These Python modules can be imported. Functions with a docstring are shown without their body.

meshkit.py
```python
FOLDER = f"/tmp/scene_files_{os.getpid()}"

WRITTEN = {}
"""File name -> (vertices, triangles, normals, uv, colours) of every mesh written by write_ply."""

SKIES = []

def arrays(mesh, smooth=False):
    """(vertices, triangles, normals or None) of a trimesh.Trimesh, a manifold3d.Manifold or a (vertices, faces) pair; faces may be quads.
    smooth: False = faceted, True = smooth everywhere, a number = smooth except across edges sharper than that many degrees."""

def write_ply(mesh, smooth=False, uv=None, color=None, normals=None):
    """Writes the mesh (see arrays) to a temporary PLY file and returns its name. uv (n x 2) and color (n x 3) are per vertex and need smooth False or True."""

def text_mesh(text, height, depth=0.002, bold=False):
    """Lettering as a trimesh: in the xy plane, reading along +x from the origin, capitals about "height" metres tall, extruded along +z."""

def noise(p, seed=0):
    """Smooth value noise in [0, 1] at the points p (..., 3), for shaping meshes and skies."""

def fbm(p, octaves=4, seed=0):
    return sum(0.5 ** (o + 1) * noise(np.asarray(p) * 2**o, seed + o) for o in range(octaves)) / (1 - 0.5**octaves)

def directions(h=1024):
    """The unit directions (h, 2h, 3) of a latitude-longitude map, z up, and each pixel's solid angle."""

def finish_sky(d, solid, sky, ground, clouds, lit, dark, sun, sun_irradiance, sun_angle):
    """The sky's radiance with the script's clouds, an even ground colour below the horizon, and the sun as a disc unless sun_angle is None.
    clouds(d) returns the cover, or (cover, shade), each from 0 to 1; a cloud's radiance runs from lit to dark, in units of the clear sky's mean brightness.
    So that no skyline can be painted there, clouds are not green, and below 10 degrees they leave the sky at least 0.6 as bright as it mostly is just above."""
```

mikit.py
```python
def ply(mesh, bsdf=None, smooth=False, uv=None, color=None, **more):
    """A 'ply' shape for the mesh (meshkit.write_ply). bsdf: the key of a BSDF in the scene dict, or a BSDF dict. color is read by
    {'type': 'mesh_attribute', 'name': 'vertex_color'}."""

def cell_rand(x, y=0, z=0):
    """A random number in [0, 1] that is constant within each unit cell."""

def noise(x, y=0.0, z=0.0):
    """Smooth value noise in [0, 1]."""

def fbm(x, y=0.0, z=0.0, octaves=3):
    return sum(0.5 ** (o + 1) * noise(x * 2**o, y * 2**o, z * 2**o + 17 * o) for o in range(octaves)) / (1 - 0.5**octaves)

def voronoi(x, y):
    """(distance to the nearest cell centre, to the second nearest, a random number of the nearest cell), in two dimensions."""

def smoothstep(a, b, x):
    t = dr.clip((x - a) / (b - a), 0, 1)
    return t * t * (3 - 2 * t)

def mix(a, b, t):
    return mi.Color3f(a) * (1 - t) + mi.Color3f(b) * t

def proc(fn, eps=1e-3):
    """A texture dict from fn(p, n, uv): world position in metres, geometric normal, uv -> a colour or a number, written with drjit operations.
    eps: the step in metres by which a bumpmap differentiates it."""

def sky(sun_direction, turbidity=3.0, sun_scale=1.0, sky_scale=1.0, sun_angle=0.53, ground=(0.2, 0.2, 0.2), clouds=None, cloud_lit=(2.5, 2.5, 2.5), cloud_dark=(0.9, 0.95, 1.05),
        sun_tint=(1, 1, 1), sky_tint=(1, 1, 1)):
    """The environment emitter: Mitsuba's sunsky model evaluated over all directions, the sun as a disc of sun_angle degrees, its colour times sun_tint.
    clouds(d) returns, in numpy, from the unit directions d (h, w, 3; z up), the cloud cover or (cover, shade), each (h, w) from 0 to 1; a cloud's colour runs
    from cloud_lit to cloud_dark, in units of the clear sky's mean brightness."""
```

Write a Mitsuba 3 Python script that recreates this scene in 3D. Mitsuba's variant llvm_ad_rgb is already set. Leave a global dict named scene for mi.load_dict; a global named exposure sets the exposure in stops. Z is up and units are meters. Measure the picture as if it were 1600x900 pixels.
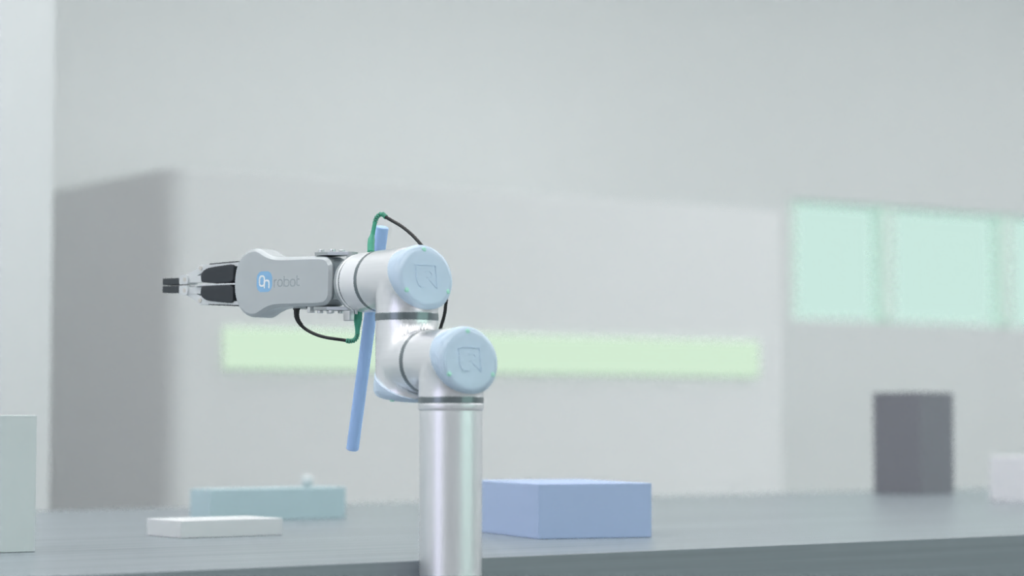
import math
import numpy as np
import trimesh
import mitsuba as mi
import manifold3d as m3
import shapely.geometry as sg
import shapely.ops as so
import drjit as dr
import mikit
from mikit import noise, fbm, smoothstep, mix

T = mi.ScalarTransform4f
scene, labels = {}, {}

# ------------------------------------------------------------------ camera, light, exposure
FOCAL = 3600.0                       # pixels at 1600 wide
PITCH = math.atan(215 / FOCAL)       # the horizon lies at y = 665
CAM = np.array([0.0, 0.0, 0.885])
FW = np.array([0, math.cos(PITCH), math.sin(PITCH)])
UP = np.array([0, -math.sin(PITCH), math.cos(PITCH)])
scene['camera'] = {'type': 'thinlens', 'fov': math.degrees(2 * math.atan(800 / FOCAL)), 'fov_axis': 'x',
                   'aperture_radius': 0.0122, 'focus_distance': 2.49, 'near_clip': 0.05, 'far_clip': 100.0,
                   'to_world': T().look_at(origin=CAM.tolist(), target=(CAM + FW).tolist(), up=[0, 0, 1])}
exposure = 0.33
UNSEEN_CEILING_LIGHT = [1.9, 1.9, 1.9]      # radiance of the unseen ceiling panels that light tops and walls
UNSEEN_DAY_WINDOW = [0.88, 0.89, 1.10]         # unseen end wall window, placed to light left-facing sides
UNSEEN_FRONT_WINDOW = [0.80, 1.13, 1.03]      # unseen mint panes behind the camera, placed to light camera-facing sides
MINT_WINDOW = [0.44, 0.615, 0.56]      # mint backlit glazing
GREEN_STRIP = [0.49, 0.64, 0.49]      # green light strip of the cabinet
scene['air_light'] = {'type': 'constant', 'radiance': {'type': 'rgb', 'value': [0.5, 0.52, 0.54]}}


# ------------------------------------------------------------------ materials
def tex(c):
    return c if isinstance(c, dict) else {'type': 'rgb', 'value': list(c)}


def mat(key, color, rough=0.5, metallic=0.0, spec=0.5, **more):
    scene[key] = {'type': 'twosided', 'b': {'type': 'principled', 'base_color': tex(color), 'roughness': rough,
                                            'metallic': metallic, 'specular': spec, **more}}
    return key


def diff(key, color):
    scene[key] = {'type': 'twosided', 'b': {'type': 'diffuse', 'reflectance': tex(color)}}
    return key


def wall_paint(p, n, uv):
    k = fbm(p.x * 1.3, p.y * 1.3, p.z * 1.3) - 0.5
    return mi.Color3f(0.795 + 0.02 * k, 0.815 + 0.02 * k, 0.82 + 0.02 * k)


TA = math.radians(53.0)              # direction of the bench's long edge
TR, TL = np.array([math.sin(TA), math.cos(TA), 0]), np.array([-math.cos(TA), math.sin(TA), 0])


def bench_paint(p, n, uv):
    a = p.x * float(TR[0]) + p.y * float(TR[1])
    b = p.x * float(TL[0]) + p.y * float(TL[1])
    g = fbm(a * 2.5, b * 70, p.z * 160, octaves=3) - 0.5
    k = 1 + 0.20 * g
    return mi.Color3f(0.205 * k, 0.238 * k, 0.26 * k)


def brushed(p, n, uv):
    k = 1 + 0.05 * (fbm(p.x * 9, p.y * 9, p.z * 500, octaves=2) - 0.5)
    return mi.Color3f(0.90 * k, 0.905 * k, 0.92 * k)


diff('paint_wall', mikit.proc(wall_paint))
diff('paint_ceiling', (0.82, 0.82, 0.82))
mat('floor_resin', (0.26, 0.27, 0.28), 0.45)
mat('bench_laminate', mikit.proc(bench_paint), 0.32, spec=0.6)
mat('aluminium', mikit.proc(brushed), 0.30, 0.92)
mat('aluminium_satin', (0.90, 0.905, 0.925), 0.36, 0.92)
mat('flange_metal', (0.92, 0.93, 0.945), 0.28, 0.6)
mat('gripper_shell', (0.525, 0.565, 0.58), 0.32, 0.45, spec=0.5)
mat('link_white', (0.66, 0.69, 0.70), 0.35, 0.15)
mat('pin_steel', (0.62, 0.60, 0.55), 0.4, 0.2)
mat('bracket_metal', (0.42, 0.455, 0.465), 0.35, 0.6)
mat('bolt_metal', (0.72, 0.74, 0.75), 0.25, 0.9)
mat('dark_steel', (0.215, 0.25, 0.265), 0.22, 0.9)
mat('lid_blue', (0.48, 0.605, 0.725), 0.2, spec=0.5, clearcoat=0.8, clearcoat_gloss=0.9)
mat('emblem_blue', (0.46, 0.585, 0.705), 0.4)
mat('screw_mint', (0.36, 0.70, 0.58), 0.3)
mat('rubber_dark', (0.024, 0.031, 0.038), 0.5)
mat('rubber_tip', (0.038, 0.047, 0.053), 0.45)
mat('cable_black', (0.006, 0.008, 0.008), 0.4)
mat('plug_green', (0.055, 0.33, 0.215), 0.4)
mat('rod_blue', (0.37, 0.55, 0.88), 0.35)
mat('logo_blue', (0.25, 0.48, 0.72), 0.45)
mat('logo_white', (0.80, 0.84, 0.86), 0.45)
mat('logo_grey', (0.36, 0.41, 0.43), 0.45)
mat('box_blue', (0.38, 0.48, 0.69), 0.45)
mat('box_white', (0.65, 0.665, 0.675), 0.45)
mat('box_teal', (0.43, 0.56, 0.60), 0.5)
mat('box_grey', (0.60, 0.66, 0.65), 0.5)
mat('box_dark', (0.20, 0.205, 0.232), 0.45)
mat('box_pale', (0.73, 0.715, 0.75), 0.5)
mat('ball_grey', (0.55, 0.59, 0.60), 0.5)
diff('cabinet_white', (0.85, 0.86, 0.87))
mat('frame_pale', (0.80, 0.96, 0.88), 0.5)
diff('lamp_back', (0.05, 0.05, 0.05))


# ------------------------------------------------------------------ mesh helpers
def key_for(name, parent=None):
    k = f'{parent}__{name}' if parent else name
    if k not in scene and k not in labels and not any(x.startswith(k + '__') for x in scene):
        return k
    i = 1
    while f'{k}_{i:03d}' in scene or f'{k}_{i:03d}' in labels:
        i += 1
    return f'{k}_{i:03d}'


def put(name, mesh, m, parent=None, smooth=30, label=None, cat=None, group=None, kind=None, emit=None):
    k = key_for(name, parent)
    scene[k] = mikit.ply(mesh, m, smooth=smooth)
    if emit is not None:
        scene[k]['emitter'] = {'type': 'area', 'radiance': {'type': 'rgb', 'value': list(emit)}}
    note(k, label, cat, group, kind)
    return k


def note(k, label=None, cat=None, group=None, kind=None):
    d = {n: v for n, v in (('label', label), ('category', cat), ('group', group), ('kind', kind)) if v}
    if d:
        labels[k] = {**labels.get(k, {}), **d}


def tri(m):
    if hasattr(m, 'to_mesh'):
        q = m.to_mesh()
        return trimesh.Trimesh(np.array(q.vert_properties[:, :3], float), np.array(q.tri_verts), process=False)
    return m


def cat_m(*ms):
    return trimesh.util.concatenate([tri(m) for m in ms])


def unit(v):
    v = np.asarray(v, float)
    return v / np.linalg.norm(v)


def frame(o, z, x=None):
    """4x4 whose z axis is z (and x axis near x), at o."""
    z = unit(z)
    x = np.array(x if x is not None else ([1, 0, 0] if abs(z[0]) < 0.8 else [0, 1, 0]), float)
    x = unit(x - z * (x @ z))
    M = np.eye(4)
    M[:3, 0], M[:3, 1], M[:3, 2], M[:3, 3] = x, np.cross(z, x), z, o
    return M


def place(mesh, M):
    t = tri(mesh).copy()
    t.apply_transform(M)
    return t


def man(mesh):
    t = tri(mesh)
    return m3.Manifold(m3.Mesh(np.asarray(t.vertices, np.float32), np.asarray(t.faces, np.uint32)))


def lathe(profile, n=128):
    """Closed solid of revolution about z; profile [(r, z)] from the bottom axis point to the top axis point."""
    pr = [(max(r, 0), z) for r, z in profile]
    rings, v, f = [], [], []
    for r, z in pr:
        if r < 1e-9:
            rings.append([len(v)])
            v.append((0, 0, z))
        else:
            rings.append(list(range(len(v), len(v) + n)))
            v += [(r * math.cos(2 * math.pi * i / n), r * math.sin(2 * math.pi * i / n), z) for i in range(n)]
    for a, b in zip(rings, rings[1:]):
        for i in range(n):
            j = (i + 1) % n
            if len(a) == 1 and len(b) == 1:
                continue
            if len(a) == 1:
                f.append((a[0], b[j], b[i]))
            elif len(b) == 1:
                f.append((a[i], a[j], b[0]))
            else:
                f += [(a[i], a[j], b[j]), (a[i], b[j], b[i])]
    return trimesh.Trimesh(np.array(v, float), np.array(f), process=False)


def disc(r, h, c=0.0, n=96):
    """Cylinder on z from 0 to h with chamfer c."""
    return lathe([(0, 0), (r - c, 0), (r, c), (r, h - c), (r - c, h), (0, h)] if c else [(0, 0), (r, 0), (r, h), (0, h)], n)


def cyl_between(a, b, r, c=0.0, n=96):
    a, b = np.asarray(a, float), np.asarray(b, float)
    return place(disc(r, np.linalg.norm(b - a), c, n), frame(a, b - a))


def round_box(sx, sy, sz, r=0.001, seg=8):
    """Box centred in x and y, standing on z = 0, with rounded edges."""
    s = m3.Manifold.sphere(r, seg)
    return m3.Manifold.batch_hull([s.translate([x * (sx / 2 - r), y * (sy / 2 - r), r + z * (sz - 2 * r)]) for x in (-1, 1) for y in (-1, 1) for z in (0, 1)])


def box(lo, hi):
    return trimesh.creation.box(bounds=[lo, hi])


def chaikin(pts, times=2):
    p = np.asarray(pts, float)
    for _ in range(times):
        q = np.roll(p, -1, 0)
        p = np.stack([0.75 * p + 0.25 * q, 0.25 * p + 0.75 * q], 1).reshape(-1, 2)
    return p


def resample(p, step):
    p = np.vstack([p, p[:1]])
    s = np.concatenate([[0], np.cumsum(np.linalg.norm(np.diff(p, axis=0), axis=1))])
    t = np.linspace(0, s[-1], max(8, int(s[-1] / step)), endpoint=False)
    return np.stack([np.interp(t, s, p[:, 0]), np.interp(t, s, p[:, 1])], 1)


def loft(outline, rings):
    """Solid over a counterclockwise outline; rings [(inset, z)] from the back face to the front face."""
    p = np.asarray(outline, float)
    if sg.Polygon(p).exterior.is_ccw is False:
        p = p[::-1]
    e = np.roll(p, -1, 0) - p
    ne = np.stack([-e[:, 1], e[:, 0]], 1) / np.maximum(np.linalg.norm(e, axis=1, keepdims=True), 1e-12)
    nv = ne + np.roll(ne, 1, 0)
    nv /= np.maximum(np.linalg.norm(nv, axis=1, keepdims=True), 1e-9)
    nv /= np.maximum((nv * ne).sum(1, keepdims=True), 0.5)
    n, v, f = len(p), [], []
    for ins, z in rings:
        v.append(np.column_stack([p + nv * ins, np.full(n, z)]))
    for k in range(len(rings) - 1):
        i = np.arange(n)
        j = (i + 1) % n
        a, b = k * n, (k + 1) * n
        f += [np.stack([a + i, a + j, b + j], 1), np.stack([a + i, b + j, b + i], 1)]
    for k, flip in ((0, True), (len(rings) - 1, False)):
        tv, tf = trimesh.creation.triangulate_polygon(sg.Polygon(v[k][:, :2]), engine='earcut')
        idx = np.array([np.argmin(((v[k][:, :2] - q) ** 2).sum(1)) for q in tv]) + k * n
        tf = idx[tf]
        q = np.vstack(v)[:, :2] if k else v[0][:, :2]
        full = np.vstack(v)
        cr = np.cross(full[tf[:, 1]] - full[tf[:, 0]], full[tf[:, 2]] - full[tf[:, 0]])[:, 2]
        tf = np.where((cr < 0)[:, None], tf[:, ::-1], tf)
        f.append(tf[:, ::-1] if flip else tf)
    return trimesh.Trimesh(np.vstack(v), np.vstack(f), process=False)


def plate(outline, z0, z1, c=0.0005):
    return loft(outline, [(c, z0), (0, z0 + c), (0, z1 - c), (c, z1)])


def spline(pts, n=12):
    p = np.asarray(pts, float)
    q = np.vstack([2 * p[0] - p[1], p, 2 * p[-1] - p[-2]])
    out = []
    for i in range(1, len(q) - 2):
        for t in np.linspace(0, 1, n, endpoint=False):
            out.append(0.5 * (2 * q[i] + (q[i + 1] - q[i - 1]) * t + (2 * q[i - 1] - 5 * q[i] + 4 * q[i + 1] - q[i + 2]) * t ** 2 + (3 * q[i] - q[i - 1] - 3 * q[i + 1] + q[i + 2]) * t ** 3))
    out.append(p[-1])
    return np.array(out)


def tube(pts, radii, sides=20):
    p = np.asarray(pts, float)
    r = np.broadcast_to(np.asarray(radii, float), (len(p),))
    t = np.gradient(p, axis=0)
    t /= np.linalg.norm(t, axis=1, keepdims=True)
    u = unit(np.cross(t[0], [0.3, 0.9, 0.2]))
    v, f = [], []
    for i in range(len(p)):
        u = unit(u - t[i] * (u @ t[i]))
        w = np.cross(t[i], u)
        a = np.arange(sides) * 2 * math.pi / sides
        v.append(p[i] + r[i] * (np.cos(a)[:, None] * u + np.sin(a)[:, None] * w))
    for k in range(len(p) - 1):
        i = np.arange(sides)
        j = (i + 1) % sides
        a, b = k * sides, (k + 1) * sides
        f += [np.stack([a + i, a + j, b + j], 1), np.stack([a + i, b + j, b + i], 1)]
    n = len(p) * sides
    v += [p[:1], p[-1:]]
    i = np.arange(sides)
    j = (i + 1) % sides
    f += [np.stack([j, i, np.full(sides, n)], 1), np.stack([n - sides + i, n - sides + j, np.full(sides, n + 1)], 1)]
    return trimesh.Trimesh(np.vstack(v), np.vstack(f), process=False)


def at(px, py, d):
    """The point on the sight line of a photograph pixel at depth d (metres)."""
    return CAM + (FW + np.array([1, 0, 0]) * (px - 800) / FOCAL + UP * (450 - py) / FOCAL) * d


# ------------------------------------------------------------------ the room (turned 55 degrees to the view)
RA = math.radians(55.0)
RR, RL = np.array([math.sin(RA), math.cos(RA), 0]), np.array([-math.cos(RA), math.sin(RA), 0])
ROOM = np.eye(4)
ROOM[:3, 0], ROOM[:3, 1] = RR, RL
U0, U1, V0, V1, H = -3.0, 9.0, -3.5, 6.45, 3.2
WT = 0.15


def room(lo, hi):
    return place(box(lo, hi), ROOM)


def struct(name, mesh, m, **k):
    return put(name, mesh, m, smooth=False, kind='structure', **k)


struct('floor', room((U0 - WT, V0 - WT, -0.1), (U1 + WT, V1 + WT, 0)), 'floor_resin')
struct('ceiling', room((U0 - WT, V0 - WT, H), (U1 + WT, V1 + WT, H + 0.1)), 'paint_ceiling')
# the back wall leaves an opening for the row of mint windows
WZ0, WZ1 = 1.283, 1.735
WU = [5.84, 6.255, 6.325, 6.912, 6.985, 7.57, 7.64, 8.23]
struct('wall_back', cat_m(room((U0 - WT, V1, 0), (U1 + WT, V1 + WT, WZ0)), room((U0 - WT, V1, WZ1), (U1 + WT, V1 + WT, H)),
                          room((U0 - WT, V1, WZ0), (WU[0] - 0.05, V1 + WT, WZ1)), room((WU[-1] + 0.05, V1, WZ0), (U1 + WT, V1 + WT, WZ1))), 'paint_wall')
struct('wall_right', room((U1, V0 - WT, 0), (U1 + WT, V1, H)), 'paint_wall')
FU, FZ0, FZ1 = [1.9, 3.8, 3.9, 5.8, 5.9, 7.9], 0.8, 2.9
struct('wall_front', cat_m(room((U0 - WT, V0 - WT, 0), (FU[0] - 0.05, V0, H)), room((FU[-1] + 0.05, V0 - WT, 0), (U1, V0, H)),
                           room((FU[0] - 0.05, V0 - WT, 0), (FU[-1] + 0.05, V0, FZ0)), room((FU[0] - 0.05, V0 - WT, FZ1), (FU[-1] + 0.05, V0, H))), 'paint_wall')
DV0, DV1, DZ0, DZ1 = 0.2, 2.3, 0.1, 3.1
struct('wall_left', cat_m(room((U0 - WT, V0, 0), (U0, DV0, H)), room((U0 - WT, DV1, 0), (U0, V1, H)),
                          room((U0 - WT, DV0, 0), (U0, DV1, DZ0)), room((U0 - WT, DV0, DZ1), (U0, DV1, H))), 'paint_wall')
struct('wall_partition', room((U0, 4.02, 0), (1.763, 4.14, H)), 'paint_wall')
# mint windows
note('window_1', 'row of mint green backlit panes in the back wall, right of the cabinet', kind='structure')
fr = [room((WU[0] - 0.05, V1 + 0.02, WZ0), (WU[-1] + 0.05, V1 + 0.10, WZ0 + 0.012)), room((WU[0] - 0.05, V1 + 0.02, WZ1 - 0.012), (WU[-1] + 0.05, V1 + 0.10, WZ1)),
      room((WU[0] - 0.05, V1 + 0.02, WZ0), (WU[0], V1 + 0.10, WZ1)), room((WU[-1], V1 + 0.02, WZ0), (WU[-1] + 0.05, V1 + 0.10, WZ1))]
put('frame', cat_m(*fr), 'frame_pale', 'window_1', smooth=False)
for a, b in zip(WU[1:-1:2], WU[2:-1:2]):
    put('mullion', room((a, V1 - 0.004, WZ0 + 0.012), (b, V1 + 0.07, WZ1 - 0.012)), 'frame_pale', 'window_1', smooth=False)
for a, b in zip(WU[0::2], WU[1::2]):
    put('pane', room((a, V1 + 0.05, WZ0 + 0.012), (b, V1 + 0.065, WZ1 - 0.012)), 'lamp_back', 'window_1', smooth=False, emit=MINT_WINDOW)
# unseen mint panes behind the camera, placed to light the lids and column
note('unseen_window_3', 'unseen mint green panes behind the camera, placed to light the lids and column', kind='structure')
put('frame', cat_m(room((FU[0] - 0.05, V0 - 0.10, FZ0), (FU[-1] + 0.05, V0 - 0.02, FZ0 + 0.03)), room((FU[0] - 0.05, V0 - 0.10, FZ1 - 0.03), (FU[-1] + 0.05, V0 - 0.02, FZ1)),
                   *[room((a, V0 - 0.10, FZ0 + 0.03), (b, V0 - 0.02, FZ1 - 0.03)) for a, b in ((FU[0] - 0.05, FU[0]), (FU[1], FU[2]), (FU[3], FU[4]), (FU[5], FU[5] + 0.05))]), 'frame_pale', 'unseen_window_3', smooth=False)
for a, b in zip(FU[0::2], FU[1::2]):
    put('pane', room((a, V0 - 0.07, FZ0 + 0.03), (b, V0 - 0.055, FZ1 - 0.03)), 'lamp_back', 'unseen_window_3', smooth=False, emit=UNSEEN_FRONT_WINDOW)
# unseen window behind the camera to the left, placed for the column highlight
note('unseen_window_2', 'tall frosted window out of view in the end wall, placed to light left-facing sides', kind='structure')
put('frame', cat_m(room((U0 - 0.1, DV0, DZ0), (U0 - 0.02, DV0 + 0.05, DZ1)), room((U0 - 0.1, DV1 - 0.05, DZ0), (U0 - 0.02, DV1, DZ1)),
                   room((U0 - 0.1, DV0, DZ0), (U0 - 0.02, DV1, DZ0 + 0.05)), room((U0 - 0.1, DV0, DZ1 - 0.05), (U0 - 0.02, DV1, DZ1))), 'link_white', 'unseen_window_2', smooth=False)
put('pane', room((U0 - 0.08, DV0 + 0.05, DZ0 + 0.05), (U0 - 0.06, DV1 - 0.05, DZ1 - 0.05)), 'lamp_back', 'unseen_window_2', smooth=False, emit=UNSEEN_DAY_WINDOW)
# unseen ceiling panels, placed to light the bench, back wall and cabinet
for i, (cu, cv) in enumerate([(u, v) for v, us in ((0.2, (-1.75, 0.95, 4.0, 7.0)), (3.0, (-1.75, 1.3, 5.0, 7.7)), (5.0, (-1.3, 1.25, 4.2, 7.0))) for u in us]):
    hv = 1.05 if cv < 5 else 0.32
    t = key_for('unseen_ceiling_light')
    note(t, 'unseen luminous ceiling panel, placed to light the room from above', 'ceiling light', 'unseen ceiling light panels')
    fr = [room((cu - 1.24, cv - hv - 0.04, H - 0.03), (cu + 1.24, cv - hv, H)), room((cu - 1.24, cv + hv, H - 0.03), (cu + 1.24, cv + hv + 0.04, H)),
          room((cu - 1.24, cv - hv, H - 0.03), (cu - 1.2, cv + hv, H)), room((cu + 1.2, cv - hv, H - 0.03), (cu + 1.24, cv + hv, H))]
    put('frame', cat_m(*fr), 'link_white', t, smooth=False)
    put('diffuser', room((cu - 1.2, cv - hv, H - 0.02), (cu + 1.2, cv + hv, H - 0.001)), 'lamp_back', t, smooth=False, emit=UNSEEN_CEILING_LIGHT)

# ------------------------------------------------------------------ the big white cabinet behind the bench
CU0, CU1, CV0, CV1, CH = 2.71, 4.855, 5.42, 6.35, 1.56
cr = 0.05
base = sg.box(CU0 + cr, CV0 + cr, CU1 - cr, CV1 - cr).buffer(cr, 16)
pts = np.array(base.exterior.coords)[:-1]
note('cabinet', 'large white rounded cabinet with a long green light strip, behind the bench', 'cabinet')
put('body', place(loft(pts, [(0, 0), (0, CH - 0.005), (0.0015, CH - 0.0015), (0.005, CH)]), ROOM), 'cabinet_white', 'cabinet')
put('light_strip', room((2.865, CV0 - 0.012, 1.036), (4.722, CV0 + 0.01, 1.144)), 'lamp_back', 'cabinet', smooth=False, label='long pale green light strip', emit=GREEN_STRIP)

# ------------------------------------------------------------------ the bench
TH = 0.75
E0 = np.array([-0.0652, 2.345, 0])
BENCH = np.eye(4)
BENCH[:3, 0], BENCH[:3, 1], BENCH[:3, 3] = TR, TL, E0
note('workbench', 'long grey laminate workbench with a streaked surface, behind the robot arm', 'bench')
BU0, BU1, BV = -1.9, 3.6, 1.47
put('top', place(round_box(BU1 - BU0, BV, 0.12, 0.0015).translate([(BU0 + BU1) / 2, BV / 2, TH - 0.12]), BENCH), 'bench_laminate', 'workbench')
for a, b in ((BU0 + 0.1, 0.1), (BU1 - 0.2, 0.1), (BU0 + 0.1, BV - 0.2), (BU1 - 0.2, BV - 0.2)):
    put('leg', place(box((a, b, 0), (a + 0.1, b + 0.1, TH - 0.119)), BENCH), 'bench_laminate', 'workbench', smooth=False)


# boxes on the bench: near corner (x, y), turn, sizes along the right edge, the left edge and height
def block(name, corner, deg, sr, sl, h, m, label, cat='box'):
    a = math.radians(deg)
    r, l = np.array([math.cos(a), math.sin(a), 0]), np.array([-math.sin(a), math.cos(a), 0])
    M = np.eye(4)
    M[:3, 0], M[:3, 1] = r, l
    M[:3, 3] = np.array([*corner, TH]) + r * sr / 2 + l * sl / 2
    return put(name, place(round_box(sr, sl, h, 0.0012), M), m, label=label, cat=cat)


block('blue_box', (0.0313, 2.75), 21, 0.148, 0.225, 0.0655, 'box_blue', 'cornflower blue box with a flat lid on the bench, right of the silver column')
block('white_box', (-0.3966, 2.772), 36, 0.141, 0.089, 0.0212, 'box_white', 'low flat white box on the bench, in front of the teal box')
block('teal_box', (-0.423, 3.24), 38, 0.2285, 0.056, 0.0455, 'box_teal', 'long pale blue green box on the bench, behind the flat white box')
block('grey_box', (-0.62, 2.415), 29, 0.1262, 0.11, 0.1462, 'box_grey', 'tall pale grey green box cut off by the left edge of the photo')
block('dark_box', (0.80, 4.52), 45, 0.1135, 0.1135, 0.2005, 'box_dark', 'dark grey square upright box on the right of the bench')
block('pale_box', (0.852, 4.12), -13, 0.15, 0.1, 0.080, 'box_pale', 'pale pinkish white box at the right edge of the photo')
ballp = at(480, 750, 3.375)
ball = trimesh.creation.icosphere(3, 0.0094)
put('ball', place(ball, frame([ballp[0], ballp[1], TH + 0.0455 + 0.0093], [0, 0, 1])), 'ball_grey', smooth=True, label='tiny pale grey ball resting on top of the teal box', cat='ball')

# ------------------------------------------------------------------ the robot arm
ARM = 'robot'
note(ARM, 'silver robot arm on a tall column with three pale blue joint lids', 'robot')
Z = np.array([0, 0, 1.0])


def away(deg):
    return np.array([-math.sin(math.radians(deg)), math.cos(math.radians(deg)), 0])


A1, A2 = away(32), away(35)
RB, RLID = 0.0324, 0.0352
C1 = np.array([-0.0610, 2.304, 0.885 + 0.0648])
C2 = C1 + A1 * 0.090
C3 = np.array([C2[0], C2[1], 0.885 + 0.1518])
LR, LF, KR, LIDTILT = 0.0198, 0.0375, 0.57, math.radians(9)


def tee(c, w, s, stub, through):
    """Housing: a tube through c from the lid side (direction w) back to -w*through, and a stub along s; returns its mesh and the lid's key."""
    n_r = unit(w - s * KR)                                            # rim plane's outward normal
    off = n_r @ (c + w * LR)
    body = man(cyl_between(c - w * through, c + w * 0.06, RB)) + man(cyl_between(c, c + s * stub, RB))
    body = body.trim_by_plane((-n_r).tolist(), float(-off))
    put('housing', body, 'aluminium', ARM, smooth=25)
    n_l = unit(w * math.cos(LIDTILT) - s * math.sin(LIDTILT))         # lid face's normal, leaning away from the stub
    x = unit(np.cross(n_l, np.cross(s, n_l)))                         # in the face, along the stub
    f = 0.0090
    prof = [(0, -0.06), (RLID, -0.06)] + [(RLID - f + f * math.cos(a), -f + f * math.sin(a)) for a in np.linspace(0, math.pi / 2 * 0.92, 10)]
    prof += [(RLID - f - 0.004, 0.0004), (0, 0.0012)]
    M = frame(c + w * LF, n_l, x)
    lid = man(place(lathe(prof, 160), M)).trim_by_plane(n_r.tolist(), float(off))
    k = put('lid', lid, 'lid_blue', ARM, smooth=40, label='pale blue joint lid')
    y = M[:3, 1]
    for ang in (180, 60, -60):
        a = math.radians(ang)
        d = x * math.cos(a) + y * math.sin(a)
        put('screw', place(lathe([(0, -0.004), (0.0026, -0.004), (0.0026, 0.0004), (0.0019, 0.0013), (0, 0.0017)], 24), frame(c + w * LF + d * 0.0287 - n_l * 0.0008, n_l)), 'screw_mint', k)
    return k, M


def emblem(lid, M, s):
    """Monogram U R in fine raised lines on the lid's face."""
    up = -M[:3, 0]
    right = np.cross(up, M[:3, 2])
    lines = [[(-13, 12), (-13, -5), (-11.5, -9), (-8, -11), (-3, -11.2)], [(-10, 12), (11, 12), (11, -11)], [(1, -3), (11, -12)],
             [(-3, 5), (3, 6), (6, 3), (5, 0), (1, -1.5), (-1, -1)]]
    g = so.unary_union([sg.LineString(q).buffer(0.32, 4) for q in lines])
    ms = [trimesh.creation.extrude_polygon(q, 0.0009 * 1000, engine='earcut') for q in getattr(g, 'geoms', [g])]
    m = trimesh.util.concatenate(ms)
    m.apply_scale(0.001)
    F = np.eye(4)
    F[:3, 0], F[:3, 1], F[:3, 2], F[:3, 3] = right, up, M[:3, 2], M[:3, 3] + M[:3, 2] * 0.0007
    put('emblem', place(m, F), 'emblem_blue', lid, smooth=False)


def collar(c, d, t, r=RB + 0.0004, m='dark_steel'):
    put('collar', cyl_between(c - d * t / 2, c + d * t / 2, r, 0.0006), m, ARM, label='dark polished steel collar')


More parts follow.
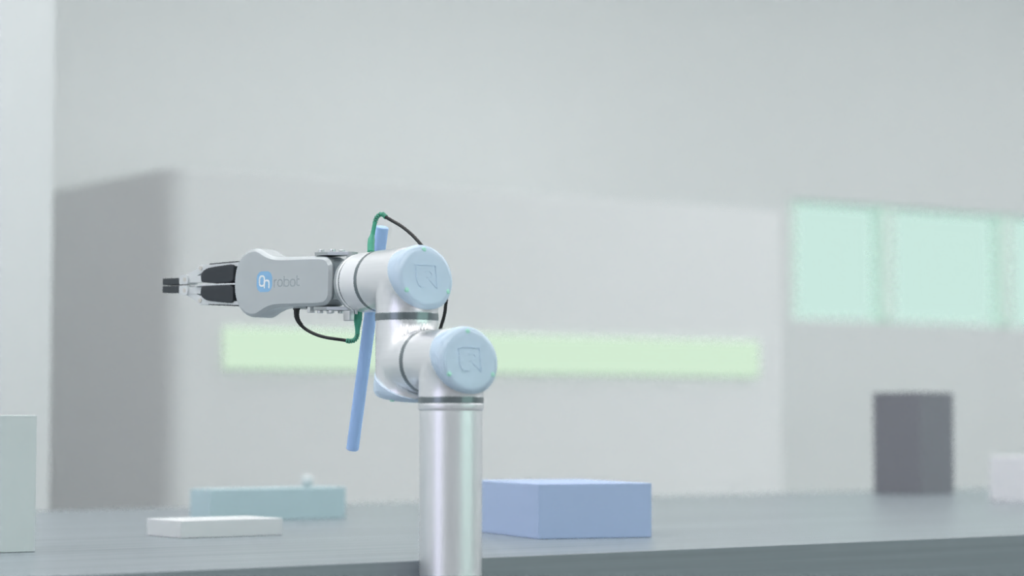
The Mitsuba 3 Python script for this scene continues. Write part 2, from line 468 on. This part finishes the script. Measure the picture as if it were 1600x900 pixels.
# column
cz = 0.885 + 0.0253
put('column', place(lathe([(0, 0.02), (0.0312, 0.02), (0.0312, cz - 0.0105), (0.0322, cz - 0.0095), (0.0328, cz - 0.0075), (0.0328, cz - 0.0042), (0.0322, cz - 0.0032), (0, cz - 0.0032)], 160),
                    frame([C1[0], C1[1], 0], Z)), 'aluminium_satin', ARM, smooth=20)
put('base_plate', place(disc(0.033, 0.021, 0.002), frame([C1[0], C1[1], 0], Z)), 'dark_steel', ARM)
collar(np.array([C1[0], C1[1], cz]), Z, 0.0066)
lid1, M1 = tee(C1, -A1, -Z, C1[2] - cz - 0.0032, 0.0410)
emblem(lid1, M1, -Z)
collar(C1 + A1 * 0.0445, A1, 0.0075)
collar_z = C3[2] - 0.0400
lid2, M2 = tee(C2, -Z, -A1, 0.0420, collar_z - C2[2] - 0.0038)
collar(np.array([C2[0], C2[1], collar_z]), Z, 0.0078)
lid3, M3 = tee(C3, -A2, -Z, C3[2] - collar_z - 0.0038, 0.0475)
emblem(lid3, M3, -Z)
collar(C3 + A2 * 0.0508, A2, 0.0072, RB - 0.0001)
put('flange', place(lathe([(0, 0.0542), (0.0316, 0.0542), (0.0320, 0.0548), (0.0318, 0.084), (0.0306, 0.0845), (0.0304, 0.087), (0.0314, 0.0876), (0.0314, 0.0905), (0.0300, 0.092), (0, 0.092)], 160), frame(C3, A2)), 'flange_metal', ARM, smooth=20, label='silver tool flange')
put('flange_groove', cyl_between(C3 + A2 * 0.0843, C3 + A2 * 0.0875, 0.0309), 'dark_steel', ARM)
b0 = at(545, 492.5, 2.446)
put('connector_block', place(round_box(0.0065, 0.012, 0.0105, 0.0008), frame(b0 - Z * 0.006, Z, [0.8, 0.6, 0])), 'bolt_metal', ARM)
for px in (551.5, 556.5):
    put('connector_bolt', cyl_between(at(px, 491.0, 2.446), at(px, 484.5, 2.446), 0.0016, 0.0003, 24), 'bolt_metal', ARM)

# ------------------------------------------------------------------ the gripper
GR = 'gripper'
note(GR, 'grey two finger robot gripper with closed fingers and a blue logo, bolted to the arm', 'gripper')
gt, ge = math.radians(49), math.radians(1.3)
G = np.array([-math.sin(gt) * math.cos(ge), math.cos(gt) * math.cos(ge), math.sin(ge)])
GN = np.array([-math.cos(gt), -math.sin(gt), 0])
GRIP = np.eye(4)
GRIP[:3, 0], GRIP[:3, 2] = -G, GN
GRIP[:3, 1] = np.cross(GN, -G)
GRIP[:3, 3] = [-0.193, 2.4585, 1.0397]
MM = np.diag([0.001, 0.001, 0.001, 1.0])


def grip(name, mesh, m, parent=GR, **k):
    return put(name, place(place(mesh, MM), GRIP), m, parent, **k)


half = [(-156.5, 0), (-155.9, 9), (-153.9, 17), (-149.6, 25), (-142.8, 31.8), (-133.4, 36.6), (-124, 38.3), (-118.4, 37.9), (-113.3, 36.2), (-106, 32.6), (-98, 29.6), (-89.8, 28.0), (-77.6, 27.5),
        (-50, 27.4), (-17, 27.3), (-9, 25.6), (-3.4, 20.2), (-1.7, 14), (-1.7, 0)]
outline = np.array(half + [(x, -y) for x, y in half[-2:0:-1]])
outline = resample(chaikin(outline, 3), 0.9)
bev = [(4.0, 0.0), (3.5, -0.18), (0.6, -2.7), (0.15, -3.3), (0, -4.0)]
grip('shell', loft(outline, [(i, -30 - z) for i, z in bev] + [(i, z) for i, z in bev[::-1]]), 'gripper_shell', smooth=25)

# logo: rounded blue square with the white monogram, grey word
QX0, QX1, QY0, QY1 = -117.2, -92.4, -10.9, 12.6


def gx(q):       # crop pixels (18 per photo pixel) -> mm along the shell
    px = 395 + q / 18.0
    return -117.3 + (px - 401.4) * 1.032 - max(0, px - 428) * 0.016


def gy(q):
    py = 415 + q / 18.0
    return (py - 438.7) * -0.717 + 0.85


def strokes(lines, w):
    return so.unary_union([sg.LineString([(gx(a), gy(b)) for a, b in q]).buffer(w / 2, 6) for q in lines])


def print_on(name, shape, z0, z1, m, parent, **k):
    ms = []
    for q in getattr(shape, 'geoms', [shape]):
        e = trimesh.creation.extrude_polygon(q, z1 - z0, engine='earcut')
        e.apply_translation([0, 0, z0])
        ms.append(e)
    return grip(name, trimesh.util.concatenate(ms), m, parent, smooth=False, **k)


def ell(cx, cy, rx, ry, e=2.6):
    a = np.linspace(0, 2 * math.pi, 41)
    return [(cx + rx * math.copysign(abs(math.cos(t)) ** (2 / e), math.cos(t)), cy + ry * math.copysign(abs(math.sin(t)) ** (2 / e), math.sin(t))) for t in a]


rr = 8.3
badge = sg.box(gx(115) + rr, gy(715) + rr, gx(550) - rr, gy(140) - rr).buffer(rr, 16)
bk = print_on('badge', badge, -0.2, 0.12, 'logo_blue', f'{GR}__shell', label='blue rounded square badge reading On')
print_on('lettering', strokes([ell(265, 408, 68, 135, 3.0), [(335, 400), (335, 590)], [(335, 470), (350, 410), (400, 390), (445, 405), (465, 450), (465, 590)]], 2.0), 0.05, 0.22, 'logo_white', f'{GR}__shell', label='white letters On')
print_on('lettering', strokes([[(608, 395), (608, 585)], [(608, 450), (625, 400), (665, 382)], ell(772, 475, 60, 90), [(885, 300), (885, 560)], ell(953, 475, 66, 90), ell(1125, 475, 64, 90),
                               [(1242, 290), (1242, 520), (1262, 550), (1305, 552)], [(1242, 382), (1300, 382)]], 1.55), -0.1, 0.16, 'logo_grey', f'{GR}__shell', label='grey word robot')

# bracket between flange and gripper
for sgn in (1, -1):
    y0, y1 = sorted((sgn * 27.6, sgn * 31.4))
    pl_ = place(plate(np.array([(-28, 27), (-28, 1.5), (-8, 1.5), (10, 8), (15, 10), (15, 19), (10, 21), (-8, 27)]), y0, y1, 0.3), np.array([[1, 0, 0, 0], [0, 0, 1, 0], [0, -1, 0, 0], [0, 0, 0, 1.0]]))
    grip('bracket_plate', pl_, 'bracket_metal', smooth=False)
    for bx in (-23, -6):
        cylm = place(disc(3.4, 3.0, 0.3, 24), frame([bx, sgn * 31.3, -6.5], [0, sgn, 0]))
        grip('bolt', cylm, 'bolt_metal')
    for bx in (-23, -6):
        grip('bolt', place(disc(3.4, 3.0, 0.3, 24), frame([bx, sgn * 31.3, -21], [0, sgn, 0])), 'bolt_metal')
grip('bracket_back', box((12, -31, -19), (20, 31, -10)), 'bracket_metal', smooth=False)
put('mounting_disc', cyl_between(C3 + A2 * 0.0921, C3 + A2 * 0.0990, 0.0300, 0.001), 'bracket_metal', GR)
grip('hinge_block', box((-3, -20, -25), (14, 20, -5)), 'dark_steel', smooth=False)
grip('cable_gland', box((-62, -29.5, -22), (-42, -27, -4)), 'dark_steel', smooth=False)
grip('hex_bolt', place(disc(4.6, 6.5, 0.4, 6), frame([-39.5, -27.2, -9], [0, -1, 0])), 'bolt_metal', smooth=False)


# fingers
def circ(x, y, r, n=28):
    a = np.arange(n) * 2 * math.pi / n
    return np.stack([x + r * np.cos(a), y + r * np.sin(a)], 1)


def hull2(a, ra, b, rb):
    return np.array(sg.MultiPoint(np.vstack([circ(*a, ra), circ(*b, rb)])).convex_hull.exterior.coords)[:-1]


for sgn in (1, -1):
    def side(p):
        q = np.asarray(p, float) * [1, sgn]
        return q if sgn > 0 else q[::-1]
    fk = key_for('finger', GR)
    A_, B_ = (-218.0, 18.4), (-244.6, 6.2)
    arm = sg.Polygon([(-150, 24.2), (-205, 22.2), (-218, 22.9), (-222, 18), (-216, 12), (-211, 6), (-206, 12), (-200, 18), (-150, 20)]).union(sg.Point(*A_).buffer(4.7))
    put_arm = resample(np.array(arm.exterior.coords)[:-1], 0.8)
    grip('finger', plate(side(put_arm), -21, -7), 'link_white')
    grip('link', plate(side(hull2(A_, 3.9, (-242, 8.5), 3.9)), -19.5, -9.5), 'link_white', fk)
    bar = sg.box(-246, 2.7, -150, 10.3).buffer(-1).buffer(1)
    grip('bar', plate(side(resample(np.array(bar.exterior.coords)[:-1], 1.0)), -20.5, -8.5), 'link_white', fk)
    knuckle = sg.box(-254, 0.7, -240, 11.0).buffer(-1.2).buffer(1.2).union(sg.Point(*B_).buffer(5.6))
    grip('knuckle', plate(side(resample(np.array(knuckle.exterior.coords)[:-1], 0.8)), -22.5, -6.2), 'link_white', fk)
    for q in (A_, B_):
        grip('pin', place(disc(2.5, 17.4, 0.2, 28), frame([q[0], sgn * q[1], -23.2], [0, 0, 1])), 'pin_steel', fk)
    pad = chaikin([(-215.6, 9.0), (-215, 12.2), (-211.5, 15.6), (-203.5, 18.8), (-180, 20.6), (-163.6, 22.0), (-160.3, 19.6), (-160.6, 10), (-161.2, 1.4), (-185, 1.2), (-212, 1.7), (-215, 4.2)], 2)
    grip('cover', loft(side(resample(pad, 0.9)), [(1.2, -24), (0.3, -23.6), (0, -22.8), (0, -5.4), (0.3, -4.6), (1.2, -4.2)]), 'rubber_dark', fk, label='dark grey finger cover', smooth=35)
    strip_p = [(-203.5, 22.3), (-157, 23.9), (-157, 25.2), (-203.5, 23.4)]
    grip('edge_strip', plate(side(strip_p), -21.5, -6.5, 0.2), 'rubber_tip', fk, smooth=False)
    tip = sg.box(-285.2, 0.55, -252, 8.3).buffer(-0.6).buffer(0.6)
    grip('tip_pad', plate(side(resample(np.array(tip.exterior.coords)[:-1], 0.8)), -22, -7.5, 0.8), 'rubber_tip', fk, label='dark rubber fingertip')
mid = [(-227, -2.6), (-222, -0.2), (-196, 1.2), (-190, 0.6), (-150, 0.6), (-150, -1.1), (-222, -2.0)]
grip('centre_rail', plate(np.array(mid), -20, -5.2, 0.2), 'link_white', smooth=False)


# ------------------------------------------------------------------ cables
def path(q):
    return np.array([at(*p) for p in q])


def ribs(p, n, r, w):
    s = np.concatenate([[0], np.cumsum(np.linalg.norm(np.diff(p, axis=0), axis=1))])
    out = []
    for k in range(n):
        a = s[-1] * (k + 0.5 - w / 2) / n
        b = s[-1] * (k + 0.5 + w / 2) / n
        t = np.linspace(a, b, 4)
        out.append(tube(np.stack([np.interp(t, s, p[:, i]) for i in range(3)], 1), r, 16))
    return out


CB = 'gripper_cable'
note(CB, 'black cable hanging below the gripper, with a green plug at the flange', 'cable')
dz = 2.47
low = spline(path([(463.5, 486, dz), (463.5, 493, dz), (466, 501, dz), (471.5, 509, dz), (481, 516.5, dz), (494, 522.8, dz - .005), (508, 527, dz - .01), (523, 529.5, dz - .015), (536, 531.2, dz - .015), (546, 533, dz - .017),
                        (553, 531.8, dz - .017), (557.2, 527, dz - .017), (558.6, 520, dz - .017), (558.8, 512, dz - .017)]), 10)
put('cable', tube(low, 0.00172, 16), 'cable_black', CB, smooth=True)
bt = spline(path([(463.5, 482.5, dz), (463.5, 493, dz), (466, 501, dz), (471.5, 509, dz)]), 10)
put('boot', tube(bt, np.linspace(0.0032, 0.0021, len(bt)), 20), 'cable_black', CB, smooth=40)
put('boot_collar', cyl_between(at(463.5, 481.5, dz), at(463.5, 484.0, dz), 0.0040, 0.0003, 32), 'cable_black', CB)
sr = spline(path([(541.5, 532.2, dz - .016), (546, 533, dz - .017), (553, 531.8, dz - .017), (557.2, 527, dz - .017), (558.6, 520, dz - .017)]), 10)
put('strain_relief', cat_m(*ribs(sr, 8, 0.0026, 0.70), tube(sr, 0.00160, 14)), 'plug_green', CB, smooth=40, label='ribbed green strain relief')
pl = path([(558.6, 521, dz - .017), (558.6, 515, dz - .017), (558.9, 507, dz - .017), (559.1, 499.6, dz - .017)])
put('plug', tube(spline(pl, 6), np.interp(np.linspace(0, 3, 19), [0, 1, 2, 3], [0.0023, 0.0026, 0.0036, 0.0045]), 28), 'plug_green', CB, smooth=40, label='tapered green plug')
put('plug_sleeve', cyl_between(at(559.3, 500.2, dz - .017), at(559.6, 484, dz - .017), 0.0046, 0.0004, 32), 'plug_green', CB, label='green plug sleeve')

CB2 = 'looped_cable'
note(CB2, 'black cable looping over the upper wrist, with a green plug beside the blue rod', 'cable')
d2 = 2.478
top = spline(path([(586, 346, d2), (588.5, 340, d2), (593, 335.6, d2), (598, 335.0, d2), (603, 339.3, d2 - .004), (613, 345, d2 - .008), (625, 352, d2 - .016), (637, 361, d2 - .024), (648, 371.2, d2 - .032), (658, 382.5, d2 - .04),
                        (675, 403, d2 - .05), (690, 436, d2 - .055), (697, 462, d2 - .055), (696.5, 476, d2 - .055), (694.5, 491, d2 - .055), (690, 507, d2 - .056), (682, 530, d2 - .060), (672, 546, d2 - .060), (664, 554, d2 - .060)]), 10)
put('cable', tube(top, 0.00178, 16), 'cable_black', CB2, smooth=True)
sr = spline(path([(585.6, 349, d2), (588.3, 340.5, d2), (593, 335.6, d2), (598, 335.0, d2), (603.5, 339.6, d2 - .004)]), 10)
put('strain_relief', cat_m(*ribs(sr, 8, 0.0026, 0.70), tube(sr, 0.00160, 14)), 'plug_green', CB2, smooth=40, label='ribbed green strain relief')
pl = spline(path([(585.8, 348, d2), (584, 357, d2), (582.2, 366, d2), (580.4, 374, d2 - .003), (579.6, 382, d2 - .008), (579.4, 394, d2 - .014)]), 6)
put('plug', tube(pl, np.interp(np.linspace(0, 1, len(pl)), [0, 0.25, 0.45, 0.62, 1], [0.0022, 0.0022, 0.0025, 0.0038, 0.0038]), 28), 'plug_green', CB2, smooth=40, label='tapered green plug')

# ------------------------------------------------------------------ the blue rod leaning on the back of the wrist
ROD = 0.00695


def rod_axis(d):
    return at(597.3, 354.5, d - 0.016), at(550.6, 702.5, d + 0.048)


lo, hi = 2.40, 2.56
for _ in range(40):                       # slide it back until it just touches the wrist tube
    d = (lo + hi) / 2
    p, q = rod_axis(d)
    nn = unit(np.cross(q - p, A2))
    gap = abs((p - C3) @ nn)
    sgn = (p - C3) @ nn * np.sign(nn[1])
    lo, hi = (lo, d) if sgn > RB + ROD + 0.0002 else (d, hi)
p, q = rod_axis(d)
put('rod', place(lathe([(0, 0), (ROD - 0.0008, 0), (ROD, 0.0008), (ROD, np.linalg.norm(q - p) - 0.0008), (ROD - 0.0008, np.linalg.norm(q - p)), (0, np.linalg.norm(q - p))], 48), frame(q, p - q)), 'rod_blue',
    label='long blue rod leaning behind the robot wrist', cat='rod')
